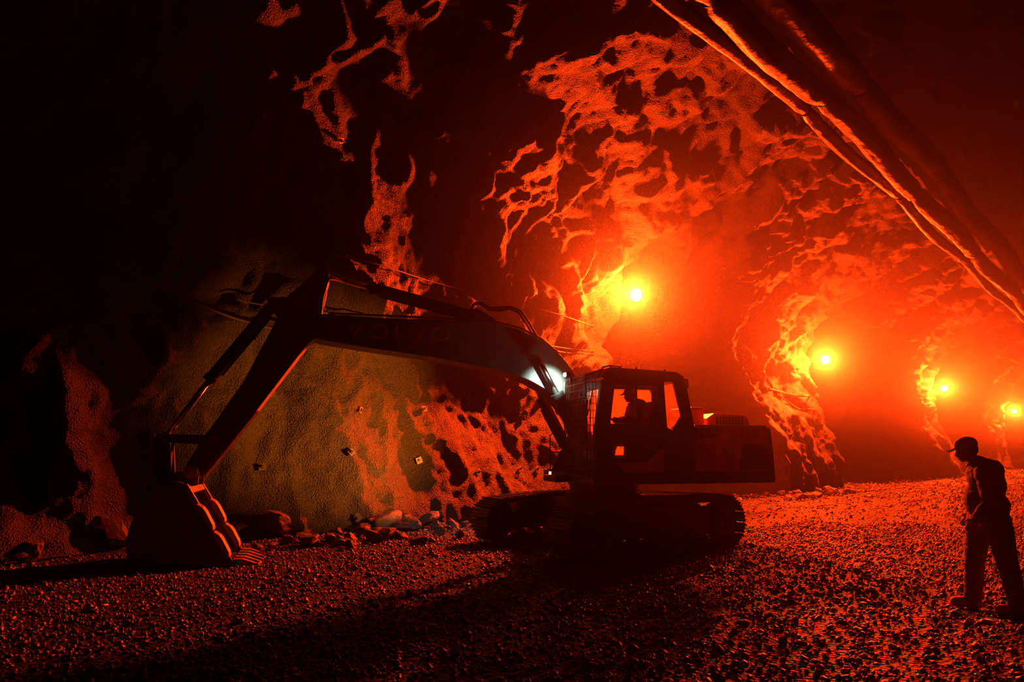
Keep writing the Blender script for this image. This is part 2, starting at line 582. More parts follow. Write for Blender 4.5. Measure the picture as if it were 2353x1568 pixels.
def excavator_undercarriage():
    loop, tot = track_loop(46)
    for side in (1, -1):
        yc = side * 1.18
        mb = MB()
        pitch = tot / 46
        for p, t, nrm in loop:
            T, N = Vector((t.x, 0, t.y)), Vector((nrm.x, 0, nrm.y))
            m = Matrix((( T.x, 0, N.x, p.x), (0, 1, 0, yc), (T.z, 0, N.z, p.y), (0, 0, 0, 1)))
            mb.box((-pitch * .48, -.3, 0), (pitch * .48, .3, .018), m)
            mb.box((-pitch * .42, -.3, .018), (-pitch * .30, .3, .055), m)
            mb.box((-pitch * .06, -.3, .018), (pitch * .04, .3, .04), m)
            mb.box((pitch * .28, -.3, .018), (pitch * .38, .3, .04), m)
            mb.box((-pitch * .46, -.13, -.07), (pitch * .46, -.09, 0), m)
            mb.box((-pitch * .46, .09, -.07), (pitch * .46, .13, 0), m)
        tr = under(mb).build('track', M['track'], EX)
        # idler and sprocket
        w = MB()
        w.ring((1.52, .40), .10, .30, yc - .09, yc + .09, 28)
        w.ring((1.52, .40), .30, .33, yc - .05, yc + .05, 28)
        w.ring((1.52, .40), .03, .10, yc - .2, yc + .2, 16)
        under(w).build('idler', M['steel'], EX, .008)
        w = MB()
        w.ring((-1.52, .43), .04, .24, yc - .22, yc + .20, 24)
        teeth = []
        for k in range(42):
            a = 2 * math.pi * k / 42
            r = .33 if k % 2 else .29
            teeth.append((-1.52 + r * math.cos(a), .43 + r * math.sin(a)))
        w.prism(teeth, yc - .035, yc + .035)
        w.ring((-1.52, .43), .14, .17, yc - .26, yc + .25, 20)
        under(w).build('sprocket', M['steel'], EX)
        for k in range(7):
            x = -1.08 + k * .36
            w = MB().cyl((x, yc - .15, .155), (x, yc + .15, .155), .085, 16)
            w.cyl((x, yc - .19, .155), (x, yc + .19, .155), .05, 12)
            under(w).build('track_roller', M['steel'], EX)
        for x in (-.55, .6):
            w = MB().cyl((x, yc - .12, .725), (x, yc + .12, .725), .07, 16)
            w.cyl((x, yc - .18, .725), (x, yc - .1, .725), .035, 10)
            under(w).build('carrier_roller', M['steel'], EX)
        w = MB()
        w.prism([(-1.25, .24), (1.2, .24), (1.3, .34), (1.2, .56), (.95, .73), (-.95, .75), (-1.3, .56)], yc - .14, yc + .14)
        for x in (-.5, .15, .75):
            w.box((x, yc + side * .14, .3), (x + .22, yc + side * .165, .5))
        under(w).build('track_frame', M['grey'], EX, .015)
    w = MB()
    w.prism([(-.75, .45), (.75, .45), (.62, .80), (-.62, .80)], -1.05, 1.05)
    w.cyl((0, 0, .78), (0, 0, .90), .70, 32)
    under(w).build('centre_frame', M['grey'], EX, .015)
    w = MB().cyl((0, 0, .90), (0, 0, 1.10), .62, 36)
    w.build('slew_ring', M['steel'], EX)

def grille_bars(mb, o, ax, ay, n, m, r=.006):
    """n bars along ay spread over ax, m bars along ax spread over ay"""
    o, ax, ay = Vector(o), Vector(ax), Vector(ay)
    for i in range(n):
        p = o + ax * (i / (n - 1))
        mb.sweep([p, p + ay], r, 5)
    for j in range(m):
        p = o + ay * (j / (m - 1))
        mb.sweep([p, p + ax], r, 5)

def excavator_house():
    # revolving deck
    d = MB().prism(rounded([(-2.50, 1.09), (.72, 1.09), (.72, 1.27), (-2.50, 1.27)], .02), -1.32, 1.32)
    d.box((.72, -.45, 1.09), (1.0, .22, 1.2))
    d.build('deck', M['grey'], EX, .015)
    # bracket plates that carry the boom
    for y in (-.50, .22):
        MB().prism(rounded([(-.25, 1.25), (.85, 1.25), (.70, 1.55), (.42, 1.98), (.12, 1.95), (-.2, 1.5)], .08), y, y + .05).build('boom_bracket', M['grey'], EX, .008)
    # engine house, near side doors, far side, lids
    zt = 2.05
    h = MB().prism(rounded([(-2.52, 1.275), (-1.10, 1.275), (-1.10, zt - .02), (-2.52, zt - .02)], .03), -1.29, 1.27)
    h.build('engine_house', M['yellow'], EX, .03)
    door = MB()
    plate(door, rounded([(-1.085, 1.285), (-1.79, 1.285), (-1.79, zt - .01), (-1.085, zt - .01)], .04), [], 1.27, 1.315)
    dd = door.build('side_door', M['yellow'], EX, .01)
    MB().prism(rounded([(-1.10, 2.0), (-1.60, 2.0), (-1.52, 1.84), (-1.10, 1.84)], .02), 1.315, 1.319).build('decal_band', M['decal'], dd)
    t = text_mesh('VOLVO', .11)
    for v in t.vertices:
        v.co = (-1.17 - v.co.x, 1.320 + v.co.z, 1.885 + v.co.y)
    link('lettering', t, M['letter'], dd)
    MB().sweep([(-1.66, 1.315, 1.66), (-1.66, 1.345, 1.655), (-1.66, 1.345, 1.60), (-1.73, 1.345, 1.59), (-1.73, 1.315, 1.59)], .008, 6).build('door_handle', M['black'], dd)
    door = MB()
    vents = []
    for k in range(7):
        x = -1.98 - k * .055
        vents.append([(x, 1.86), (x - .03, 1.86), (x - .02, 2.0), (x + .01, 2.0)])
    plate(door, rounded([(-1.80, 1.285), (-2.50, 1.285), (-2.50, zt - .01), (-1.80, zt - .01)], .04), vents, 1.27, 1.315)
    dd = door.build('side_door', M['yellow'], EX, .006)
    MB().prism(rounded([(-1.88, 2.01), (-2.42, 2.01), (-2.38, 1.83), (-1.84, 1.83)], .02), 1.272, 1.28).build('vent_backing', M['black'], dd)
    MB().prism([(-1.78 - .12, 1.30), (-2.49, 1.30), (-2.49, 1.74), (-2.02, 1.74)], 1.3155, 1.3195).build('decal_band', M['decal'], dd)
    # panel under the cab rear with the seam in front of the side door
    pn = MB()
    plate(pn, [(-1.075, 1.285), (-.50, 1.285), (-.50, 1.72), (-.72, 2.03), (-1.075, 2.03)], [], 1.27, 1.315)
    pn.build('side_panel', M['yellow'], EX, .008)
    pn = MB()
    plate(pn, [(-.485, 1.285), (.22, 1.285), (.34, 1.44), (-.20, 1.45), (-.485, 1.70)], [], 1.355, 1.375)
    pn.build('side_panel', M['yellow'], EX, .006)
    # roof lids
    h = MB().prism(rounded([(-1.12, zt - .02), (-2.50, zt - .03), (-2.50, zt + .01), (-1.12, zt + .012)], .01), -1.27, 1.29)
    h.build('roof_lid', M['yellow'], EX, .01)
    h = MB()
    h.prism([(-1.86, zt), (-2.74, zt), (-2.74, 2.20), (-2.64, 2.29), (-2.02, 2.31), (-1.86, 2.21)], -.75, .45)
    hd = h.build('hood', M['yellow'], EX, .02)
    for k in range(9):
        x = -2.05 - k * .065
        MB().box((x, .45, 2.10), (x - .035, .456, 2.25)).build('hood_slot', M['black'], hd)
    MB().box((-1.44, -.2, zt), (-1.72, .62, 2.41)).build('air_cleaner_box', M['yellow'], EX, .05)
    MB().cyl((-1.95, -.95, zt), (-1.95, -.95, 2.5), .06, 16).sweep([(-1.95, -.95, 2.46), (-1.95, -.95, 2.56), (-2.05, -.95, 2.64)], .055, 14).build('exhaust_pipe', M['steel'], EX)
    MB().sweep([(-2.2, -.78, zt), (-2.2, -.78, 2.2), (-2.7, -.78, 2.2), (-2.7, -.78, zt)], .015, 8).build('hand_rail', M['black'], EX)
    # counterweight, rounded at the back
    top = []
    for k in range(13):
        a = -math.pi / 2 + math.pi * k / 12
        top.append((-2.52 - .30 * math.cos(a) ** .7, 1.32 * math.sin(a)))
    vs, fs = [], []
    prof = [(1.09, .98), (1.16, 1.0), (1.5, .99), (1.92, .93), (2.0, .89), (2.03, .80)]
    for z, k in prof:
        vs += [(-2.52 + (x + 2.52) * k * 1.0, y * (1 - (1 - k) * .25), z) for x, y in top]
    n = len(top)
    for i in range(len(prof) - 1):
        fs += [(i * n + k, i * n + k + 1, (i + 1) * n + k + 1, (i + 1) * n + k) for k in range(n - 1)]
        fs.append((i * n + n - 1, i * n, (i + 1) * n, (i + 1) * n + n - 1))
    fs += [tuple(range(n)), tuple(range(len(vs) - 1, len(vs) - 1 - n, -1))]
    MB().add(vs, fs).build('counterweight', M['grey'], EX, .02)
    # far side platform, tank, rail and headlight
    MB().prism(rounded([(-1.0, 1.275), (.45, 1.275), (.45, 1.62), (.2, 1.78), (-1.0, 1.95)], .04), -1.30, -.58).build('fuel_tank', M['yellow'], EX, .02)
    MB().sweep([(.68, -1.0, 1.27), (.68, -1.0, 1.93), (.60, -1.0, 1.97), (-.1, -1.0, 2.0), (-.1, -1.0, 1.8)], .014, 8).sweep([(.68, -1.0, 1.6), (.45, -1.0, 1.62)], .012, 8).build('hand_rail', M['black'], EX, smooth=True)
    hl = MB().prism(rounded([(.50, 1.285), (.72, 1.29), (.68, 1.27), (.58, 1.14), (.50, 1.12)], .02), -1.18, -.72).build('headlight', M['grey'], EX, .008)
    MB().box((.60, -.98, 1.15), (.72, -.93, 1.25)).box((.60, -.91, 1.15), (.72, -.82, 1.25)).build('headlight_lens', M['hlens'], hl, .01)
    MB().sweep([(.75, -1.16, 1.30), (.76, -1.1, 1.24), (.70, -1.05, 1.18), (.70, -.95, 1.24)], .012, 6).build('lamp_guard', M['wornedge'], hl)

def excavator_cab():
    cab = MB()
    y0, y1 = .34, 1.36
    out = rounded([(.66, 1.16), (.70, 1.9), (.57, 2.72), (.42, 2.94), (-.84, 2.90), (-.95, 2.75), (-1.08, 2.0), (-1.06, 1.16)], .06)
    win = rounded([(.44, 2.0), (.34, 2.68), (-.42, 2.68), (-.44, 1.99)], .05)
    low = rounded([(.44, 1.90), (-.22, 1.90), (-.22, 1.72), (.05, 1.52), (.40, 1.52)], .05)
    rear = rounded([(-.545, 2.76), (-.72, 2.76), (-.85, 2.20), (-.67, 1.96), (-.575, 2.0)], .03)
    plate(cab, out, [win, low, rear], y1 - .05, y1)
    far_w = rounded([(.52, 1.55), (.40, 2.72), (-.80, 2.72), (-.90, 1.9), (-.3, 1.55)], .05)
    plate(cab, out, [far_w], y0, y0 + .05)
    # roof, floor, corner posts, rear wall
    cab.prism(rounded([(.57, 2.80), (.44, 2.97), (.38, 2.985), (-.80, 2.935), (-.93, 2.86), (-.95, 2.78)], .03), y0 + .02, y1 - .02)
    cab.box((-1.05, y0 + .05, 1.16), (.66, y1 - .05, 1.26))
    cab.prism([(-1.09, 1.16), (-1.09, 1.95), (-1.05, 1.95), (-1.05, 1.16)], y0 + .04, y1 - .04)
    cab.prism([(.66, 1.16), (.70, 1.45), (.66, 1.45), (.62, 1.16)], y0 + .04, y1 - .04)
    cab.prism([(.59, 2.62), (.55, 2.78), (.50, 2.78), (.54, 2.62)], y0 + .04, y1 - .04)
    for ya in (y0 + .04, y1 - .10):
        cab.prism([(.66, 1.3), (.70, 1.9), (.57, 2.72), (.50, 2.72), (.63, 1.9), (.60, 1.3)], ya, ya + .06)
        cab.prism([(-1.06, 1.9), (-.93, 2.80), (-.88, 2.80), (-1.0, 1.9)], ya, ya + .06)
    c = cab.build('cab', M['grey'], EX, .008)
    # panes
    def pane(poly, y, name='window_pane'):
        MB().prism(poly, y, y + .006).build(name, M['glass'], c)
    pane(win, y1 - .03); pane(low, y1 - .03); pane(rear, y1 - .03)
    MB().prism(far_w, y0 + .02, y0 + .026).build('window_pane', M['dirty_glass'], c)
    MB().add([(.685, y0 + .1, 1.45), (.685, y1 - .1, 1.45), (.70, y1 - .1, 1.9), (.70, y0 + .1, 1.9), (.58, y1 - .1, 2.64), (.58, y0 + .1, 2.64)], [(0, 1, 2, 3), (3, 2, 4, 5)]).build('windshield', M['glass'], c)
    MB().add([(-1.05, y0 + .1, 1.95), (-1.05, y1 - .1, 1.95), (-.93, y1 - .1, 2.78), (-.93, y0 + .1, 2.78)], [(0, 1, 2, 3)]).build('rear_window', M['dirty_glass'], c)
    # sliding window divider, door outline, door handle
    MB().box((-.03, y1 - .04, 1.99), (-.055, y1 + .004, 2.68)).build('window_divider', M['black'], c)
    d = MB()
    plate(d, rounded([(.50, 1.46), (.50, 2.0), (.385, 2.75), (-.47, 2.75), (-.49, 1.74), (-.20, 1.46)], .06),
          [rounded([(.475, 1.485), (.475, 2.0), (.362, 2.725), (-.445, 2.725), (-.465, 1.75), (-.19, 1.485)], .05)], y1, y1 + .012)
    d.build('door_seal', M['black'], c)
    MB().sweep([(-.36, y1, 1.95), (-.36, y1 + .04, 1.95), (-.28, y1 + .04, 1.95), (-.28, y1, 1.95)], .012, 8).build('door_handle', M['black'], c)
    MB().sweep([(.58, y1, 1.5), (.58, y1 + .06, 1.52), (.50, y1 + .06, 2.3), (.49, y1, 2.32)], .012, 8).build('grab_rail', M['black'], c, smooth=True)
    # roof details
    for x, z in ((.36, 2.985), (-.10, 2.965), (-.62, 2.945)):
        MB().cyl((x, y1 - .1, z - .02), (x, y1 - .1, z + .035), .018, 10).build('roof_bolt', M['black'], c)
    MB().sweep([(.16, .9, 2.97), (.19, .92, 3.08)], .004, 5).build('aerial', M['black'], c)
    MB().box((-.88, y1 - .06, 2.80), (-1.0, y1 + .0, 2.82)).box((-.96, y1 - .06, 2.66), (-1.0, y1, 2.82)).build('rear_lamp_bracket', M['black'], c, .004)
    MB().sweep([(.62, y1 - .02, 2.80), (.55, y1 + .02, 2.97), (.40, y1, 3.0), (.2, y1 - .03, 2.99)], .014, 8).build('roof_cable', M['black'], c, smooth=True)
    # front guard of welded bars
    g = MB()
    grille_bars(g, (.84, y0 - .02, 1.22), (0, y1 - y0 + .02, 0), (0, 0, 1.62), 17, 15)
    grille_bars(g, (.84, y1, 1.22), (-.17, 0, 0), (0, 0, 1.62), 4, 15)
    grille_bars(g, (.84, y0 - .02, 1.22), (-.17, 0, 0), (0, 0, 1.62), 4, 15)
    grille_bars(g, (.84, y0 - .02, 2.84), (-.30, 0, .10), (0, y1 - y0 + .02, 0), 6, 17)
    for a, b in (((.84, y0 - .02, 1.2), (.84, y0 - .02, 2.86)), ((.84, y1, 1.2), (.84, y1, 2.86)), ((.84, y0 - .02, 2.84), (.84, y1, 2.84)), ((.84, y0 - .02, 1.22), (.84, y1, 1.22)),
                 ((.84, y1, 2.84), (.54, y1, 2.94)), ((.84, y0 - .02, 2.84), (.54, y0 - .02, 2.94)), ((.84, y1, 1.22), (.66, y1, 1.22)), ((.84, y0, 1.22), (.66, y0, 1.22))):
        g.sweep([a, b], .013, 8)
    g.build('front_guard', M['steel'], c)
    # wiper
    MB().sweep([(.70, 1.15, 1.95), (.61, 1.0, 2.5)], .008, 6).sweep([(.605, 1.05, 2.62), (.665, .95, 2.2)], .01, 6).build('wiper', M['black'], c)
    # work light at the top corner of the guard beside the boom
    wl = MB().box((.86, .63, 2.86), (.96, .77, 2.95)).box((.84, .67, 2.78), (.88, .73, 2.88)).build('work_light', M['black'], c, .008)
    MB().egg((.965, .70, 2.905), (.022, .055, .035)).build('work_light_lens', M['wlens'], wl, smooth=True)
    # seat and consoles
    s = MB().prism(rounded([(-.02, 1.75), (-.02, 1.88), (-.42, 1.90), (-.46, 1.75)], .05), .60, 1.10)
    s.prism(rounded([(-.38, 1.86), (-.50, 1.88), (-.66, 2.46), (-.56, 2.48)], .05), .62, 1.08)
    s.prism(rounded([(-.60, 2.48), (-.69, 2.48), (-.72, 2.66), (-.63, 2.66)], .03), .74, .96)
    s.prism([(-.40, 1.26), (-.05, 1.26), (-.10, 1.76), (-.38, 1.76)], .68, 1.02)
    s.build('operator_seat', M['seat'], c, .02)
    for y in (.46, 1.12):
        k = MB().prism(rounded([(.12, 1.7), (.10, 1.98), (-.36, 2.02), (-.36, 1.7)], .04), y, y + .12)
        k.build('console', M['black'], c, .01)
        MB().sweep([(.06, y + .06, 1.97), (.10, y + .06, 2.16)], [.018, .026], 10).build('control_lever', M['black'], c, smooth=True)

def boom_outline():
    top = [(5.36, 3.80), (5.0, 3.86), (3.86, 3.84), (2.74, 3.86), (2.1, 3.86), (1.56, 3.74), (1.18, 3.56), (.83, 3.32), (.60, 3.02), (.42, 2.62), (.26, 2.15), (.18, 1.80), (.22, 1.66), (.38, 1.60), (.52, 1.68)]
    bot = [(.56, 2.05), (.76, 2.36), (1.06, 2.66), (1.44, 2.86), (1.96, 3.02), (3.11, 3.20), (4.2, 3.32), (4.98, 3.42), (5.3, 3.50), (5.45, 3.65)]
    return rounded(top + bot, .12, 3)

def cylinder(root, a, m, b, y, rb, rr, name, rod_end='a'):
    """hydraulic ram: rod from pin a to m, barrel from m to pin b (x, z pairs)"""
    a, m, b = (Vector((p[0], y, p[1])) for p in (a, m, b))
    t = (b - m).normalized()
    c = MB().sweep([m, m + t * .10], rb * 1.15, 24)
    c.sweep([m + t * .08, b - t * .08], rb, 24)
    c.ring((b.x, b.z), .03, rb * 1.05, y - rb * .6, y + rb * .6, 20)
    c.sweep([m + t * .2 + Vector((-t.z, 0, t.x)) * rb * 1.1, b - t * .2 + Vector((-t.z, 0, t.x)) * rb * 1.1], .018, 8)
    barrel = c.build(name, M['black'], root, .004, smooth=False)
    MB().sweep([a, m + t * .05], rr, 20).build('rod', M['chrome'], barrel, smooth=True)
    MB().ring((a.x, a.z), .03, rr * 1.9, y - rb * .55, y + rb * .55, 20).build('rod_eye', M['steel'], barrel)
    return barrel

def pins(parent, m, *rows):
    for row in rows:
        mb = MB(); pin(mb, *row); mb.build('pivot_pin', M[m], parent)

def pin(mb, x, z, y0, y1, r):
    mb.cyl((x, y0, z), (x, y1, z), r, 18)
    mb.cyl((x, y1, z), (x, y1 + .02, z), r * 1.5, 18)
    mb.cyl((x, y0 - .02, z), (x, y0, z), r * 1.5, 18)

def excavator_front():
    YB0, YB1 = -.40, .16
    boom = MB().prism(boom_outline(), YB0, YB1).build('boom', M['boom'], EX, .012)
    pins(boom, 'steel', (1.40, 3.38, YB0 - .28, YB1 + .22, .05), (.35, 1.78, YB0 - .1, YB1 + .06, .06), (5.16, 3.64, -.45, .21, .06))
    # weld seams across the side plates, pin boss
    for x, za, zb in ((2.55, 3.12, 3.84), (1.62, 2.96, 3.74)):
        MB().sweep([(x, YB1 + .002, za), (x - .01, YB1 + .002, zb)], .008, 6).build('weld_seam', M['boom'], boom)
    MB().ring((1.40, 3.38), .05, .15, YB1, YB1 + .05, 24).build('pin_boss', M['boom'], boom, .006)
    t = text_mesh('VOLVO', .36)
    w = max(v.co.x for v in t.vertices)
    for v in t.vertices:
        # reads left to right from the near side (x runs towards the bucket)
        v.co = (4.60 - v.co.x * 1.74 / w, YB1 + .002 + v.co.z, 3.485 + v.co.y)
    link('lettering', t, M['letter'], boom)
    # lugs for the arm cylinder on the boom top
    for y in (-.26, -.02):
        MB().prism(rounded([(2.75, 3.84), (2.62, 4.0), (2.42, 4.13), (2.25, 4.08), (1.85, 3.84)], .05), y, y + .04).build('cylinder_lug', M['boom'], boom, .005)
    # hydraulic pipes along the boom top and hoses
    for k, y in enumerate((-.34, -.30, .06, .10)):
        MB().sweep([(4.9, y, 3.89), (3.0, y, 3.90), (2.1, y, 3.90), (1.56, y, 3.79), (1.18, y, 3.61), (.86, y, 3.37)], .016, 8).build('hydraulic_pipe', M['steel'], boom, smooth=True)
    for k, y in enumerate((-.2, -.06)):
        MB().sweep([(2.45, y, 4.10), (2.38, y, 4.24), (2.25, y, 4.25), (2.1, y, 4.16), (1.9, y + .06, 4.14 + .03 * k), (1.72, y + .1, 4.18), (1.55, y + .12, 4.10), (1.42, y + .12, 3.92), (1.28, y + .1, 3.70), (1.15, y + .1, 3.58)], .022, 8).build('hydraulic_hose', M['black'], boom, smooth=True)
    for y in (-.25, .02):
        MB().sweep([(5.02, y, 4.55), (4.95, y, 4.30), (4.99, y, 4.05), (5.0, y, 3.95)], .018, 8).build('hydraulic_hose', M['black'], boom, smooth=True)
    # dipper arm
    YA0, YA1 = -.33, .09
    arm = MB().prism(rounded([(4.94, 4.66), (4.90, 4.50), (4.98, 4.15), (5.0, 3.86), (5.04, 3.50), (5.22, 3.34), (5.92, 2.28), (6.66, 1.24), (6.80, 1.17), (6.93, 1.26), (6.90, 1.42), (6.62, 1.93), (6.16, 2.70), (5.66, 3.85), (5.58, 4.12), (5.40, 4.30), (5.06, 4.68)], .05), YA0, YA1)
    ar = arm.build('arm', M['boom'], EX, .012)
    # reinforcing strip below, wear bars
    MB().prism([(5.93, 2.255), (6.64, 1.235), (6.655, 1.245), (5.945, 2.27)], YA0 + .02, YA1 - .02).build('wear_strip', M['wornedge'], ar)
    MB().prism([(5.24, 3.305), (5.925, 2.265), (5.935, 2.272), (5.25, 3.315)], YA0 + .01, YA1 - .01).build('underside_plate', M['rubplate'], ar)  # worn underside, made paler as well to carry the lamp-lit strip
    for y in (-.28, -.19, -.10, -.01, .05):
        MB().prism([(5.925, 2.245), (6.635, 1.222), (6.65, 1.235), (5.94, 2.26)], y, y + .018).build('wear_bar', M['wornedge'], ar)
    pins(ar, 'wornedge', (4.97, 4.58, -.30, .06, .045), (6.53, 1.79, -.42, .18, .045), (6.81, 1.31, -.45, .21, .05))
    MB().ring((6.53, 1.79), .05, .085, YA1, YA1 + .035, 24).build('pin_boss', M['wornedge'], ar)
    MB().ring((6.81, 1.31), .055, .10, YA1, YA1 + .12, 24).ring((6.81, 1.31), .055, .115, YA1 + .02, YA1 + .05, 24).build('pin_boss', M['wornedge'], ar)
    # ears for the bucket cylinder on the back of the arm
    for y in (-.24, -.04):
        MB().prism(rounded([(5.58, 4.10), (5.78, 4.14), (5.86, 4.02), (5.66, 3.75)], .04), y, y + .04).build('cylinder_lug', M['boom'], ar, .004)
    # rams
    cylinder(EX, (4.97, 4.58), (4.23, 4.42), (2.44, 4.03), -.12, .10, .05, 'arm_cylinder')
    cylinder(EX, (7.27, 1.82), (6.70, 2.72), (5.78, 4.05), -.12, .098, .048, 'bucket_cylinder')
    for y in (.30, -.60):
        cylinder(EX, (1.40, 3.38), (.98, 2.62), (.40, 1.55), y, .105, .05, 'boom_cylinder')
    MB().prism(rounded([(6.22, 3.32), (6.30, 3.38), (6.10, 3.55), (6.02, 3.45)], .01), -.15, -.09).build('hose_clamp', M['black'], EX)
    # linkage
    for y in (-.40, .10):
        MB().prism(rounded([(6.50, 1.72), (7.30, 1.75), (7.36, 1.82), (7.30, 1.88), (6.52, 1.86), (6.46, 1.79)], .04), y, y + .05).build('rocker_link', M['grey'], EX, .006)
    lk = MB()
    for y in (-.30, -.0):
        lk.prism(rounded([(7.17, 1.86), (7.36, 1.88), (7.40, 1.76), (7.32, 1.18), (7.20, 1.12), (7.10, 1.20), (7.14, 1.55)], .05), y, y + .06)
    lk.box((7.16, -.26, 1.34), (7.28, .02, 1.62))
    pin(lk, 7.28, 1.82, -.44, .18, .045); pin(lk, 7.21, 1.20, -.36, .12, .045)
    lk.build('bucket_link', M['grey'], EX, .006)
    bucket()

def bucket():
    YN, YF = .50, -.74
    side = [(6.80, 1.14), (6.12, .14), (6.10, .075), (6.45, .045), (6.95, .035), (7.30, .06), (7.48, .20), (7.53, .38), (7.49, .58), (7.40, .84), (7.33, 1.0), (7.34, 1.10), (7.22, 1.17), (6.95, 1.18)]
    b = MB()
    for y in (YN - .03, YF):
        b.prism(side, y, y + .03)
    # wrapped shell: floor, heel, back and top
    outer = [(6.02, .06), (6.45, .035), (6.95, .025), (7.31, .05), (7.50, .19), (7.55, .38), (7.51, .59), (7.42, .85), (7.35, 1.01), (7.33, 1.10), (7.20, 1.16), (6.93, 1.17)]
    inner = [(6.02, .09), (6.45, .075), (6.95, .065), (7.29, .09), (7.46, .22), (7.51, .38), (7.47, .57), (7.38, .83), (7.31, .99), (7.29, 1.07), (7.18, 1.12), (6.93, 1.13)]
    b.prism(outer + inner[::-1], YF, YN)
    bk = b.build('bucket', M['steel'], EX, .006)
    # ears
    for y in (-.40, .11):
        MB().prism(rounded([(6.70, 1.10), (6.70, 1.36), (6.82, 1.42), (6.95, 1.30), (7.13, 1.30), (7.22, 1.28), (7.36, 1.10)], .05), y, y + .05).build('bucket_ear', M['steel'], bk, .006)
    # torsion tube at the top lip
    MB().prism([(6.78, 1.10), (6.72, 1.02), (6.80, .98), (6.98, 1.13), (6.93, 1.17)], YF + .02, YN - .02).build('top_lip', M['wornedge'], bk, .01)
    # side cutters, two lobes each side on the opening edge
    d = Vector((6.12 - 6.80, .14 - 1.14)).normalized()
    nrm = Vector((d.y, -d.x))
    if nrm.x > 0: nrm = -nrm
    o = Vector((6.80, 1.14))
    L = (Vector((6.12, .14)) - o).length
    def P(t, w):
        q = o + d * (L * t) + nrm * w
        return (q.x, q.y)
    def flare(poly, k):          # outer face stands back, so the cutters slope like worn edges
        return [P(t, w - k if w > 0 else w) for t, w in poly]
    for y in (YN - .045, YF - .015):
        MB().prism([P(.0, -.05), P(.0, .012), P(.26, .012), P(.26, -.05)], y, y + .06).build('edge_plate', M['wornedge'], bk, .006)
        for t0, t1 in ((.26, .62), (.63, .98)):
            cut = [(t0, -.05), (t0, .012), (t0 + .07, .050), (t0 + .13, .058), (t1 - .06, .046), (t1 - .01, .022), (t1, -.05)]
            MB().prism(flare(cut, 0), y, y + .065, taper=flare(cut, .03)).build('side_cutter', M['rubplate'], bk, .004)
    # lip plate and five teeth
    MB().prism([(6.13, .05), (6.02, .035), (5.98, .06), (6.02, .10), (6.13, .105)], YF, YN).build('cutting_edge', M['steel'], bk, .006)
    for k in range(5):
        y = YF + .06 + k * (YN - YF - .12) / 4
        w = .05
        vs = []
        for x, z0, z1, ww in ((6.10, .03, .13, w), (5.96, .03, .125, w), (5.72, .018, .045, w * .55)):
            vs += [(x, y - ww, z0), (x, y + ww, z0), (x, y + ww, z1), (x, y - ww, z1)]
        fs = [(0, 1, 2, 3), (8, 11, 10, 9)] + [(i * 4 + q, i * 4 + (q + 1) % 4, (i + 1) * 4 + (q + 1) % 4, (i + 1) * 4 + q) for i in range(2) for q in range(4)]
        MB().add(vs, fs).build('bucket_tooth', M['rubplate'], bk, .006)
    # the bucket sits heel and teeth down in the loose stone
    for o in [bk] + list(bk.children):
        for v in o.data.vertices:
            v.co.z -= .095 * max(0, 1 - v.co.z / 1.15)

excavator_undercarriage()
excavator_house()
excavator_cab()
excavator_front()

def spot(name, parent, loc, target, watts, col, angle, blend, size):
    L = bpy.data.lights.new(name, 'SPOT')
    L.energy = watts; L.color = col; L.spot_size = math.radians(angle); L.spot_blend = blend; L.shadow_soft_size = size
    o = bpy.data.objects.new(name, L)
    COL.objects.link(o)
    o.parent = parent
    o.location = loc
    o.rotation_euler = (Vector(target) - Vector(loc)).to_track_quat('-Z', 'Y').to_euler()
    return o
spot('work_light_beam', EX, (1.02, .70, 2.90), (1.12, .14, 2.74), 150, (.72, 1, .82), 84, .7, .02)
_hit = on_rock(815, 960)[0]
_th = Matrix.Rotation(-math.radians(195), 3, 'Z') @ (_hit - Vector((1.65, 12.5, 0)))
spot('headlight_beam', EX, (.82, -.89, 1.21), _th, 6500, (1, .20, .012), 68, .9, .04)

# ------------------------------------------------------------------ people
def fused(mb, voxel, smooth=4, wrinkle=0, seed=0, scale=9):
    me = mb.mesh('shape')
    o = bpy.data.objects.new('shape', me)
    COL.objects.link(o)
    r = o.modifiers.new('r', 'REMESH'); r.mode = 'VOXEL'; r.voxel_size = voxel
    if smooth:
        s = o.modifiers.new('s', 'SMOOTH'); s.iterations = smooth; s.factor = .5
    out = evaluated(o)
    if wrinkle:
        n = len(out.vertices)
        co = np.zeros(n * 3); out.vertices.foreach_get('co', co); co = co.reshape(-1, 3)
        no = np.zeros(n * 3); out.vertices.foreach_get('normal', no); no = no.reshape(-1, 3)
        d = (1 - 2 * np.abs(noise(co * (scale, scale, scale * 1.9) + seed))) + .5 * noise(co * scale * 2.3 + seed + 9) - .3
        co = co + no * (d * wrinkle)[:, None]
        out.vertices.foreach_set('co', co.ravel())
        out.update()
    return out

def hand(mb, wrist, direction, curl_axis, side, curl=.35):
    """palm, four unequal fingers and a thumb, slightly curled"""
    w, d, c = Vector(wrist), Vector(direction).normalized(), Vector(curl_axis).normalized()
    lat = d.cross(c).normalized() * side
    mb.pod(w, w + d * .03, .026, .03)
    for k in range(4):
        off = lat * ((k - 1.5) * .021)
        mb.pod(w + d * .02 + off * .7, w + d * .085 + off, .014, .011, n=8, m=3)
        ln = (.036, .042, .039, .030)[k]
        p, q = w + d * .085 + off, d.copy()
        for j in range(3):
            q = (q + c * curl).normalized()
            e = p + q * ln * (1, .75, .6)[j]
            mb.pod(p, e, .0095 - .001 * j, .0085 - .001 * j, n=8, m=3)
            p = e
    p = w + d * .025 - lat * .03
    q = (d * .75 - lat * .7 + c * .25).normalized()
    e = p + q * .045
    mb.pod(p - q * .02, e, .014, .011, n=8, m=3)
    q = (d + c * .4 - lat * .15).normalized()
    mb.pod(e, e + q * .034, .0105, .0085, n=8, m=3)

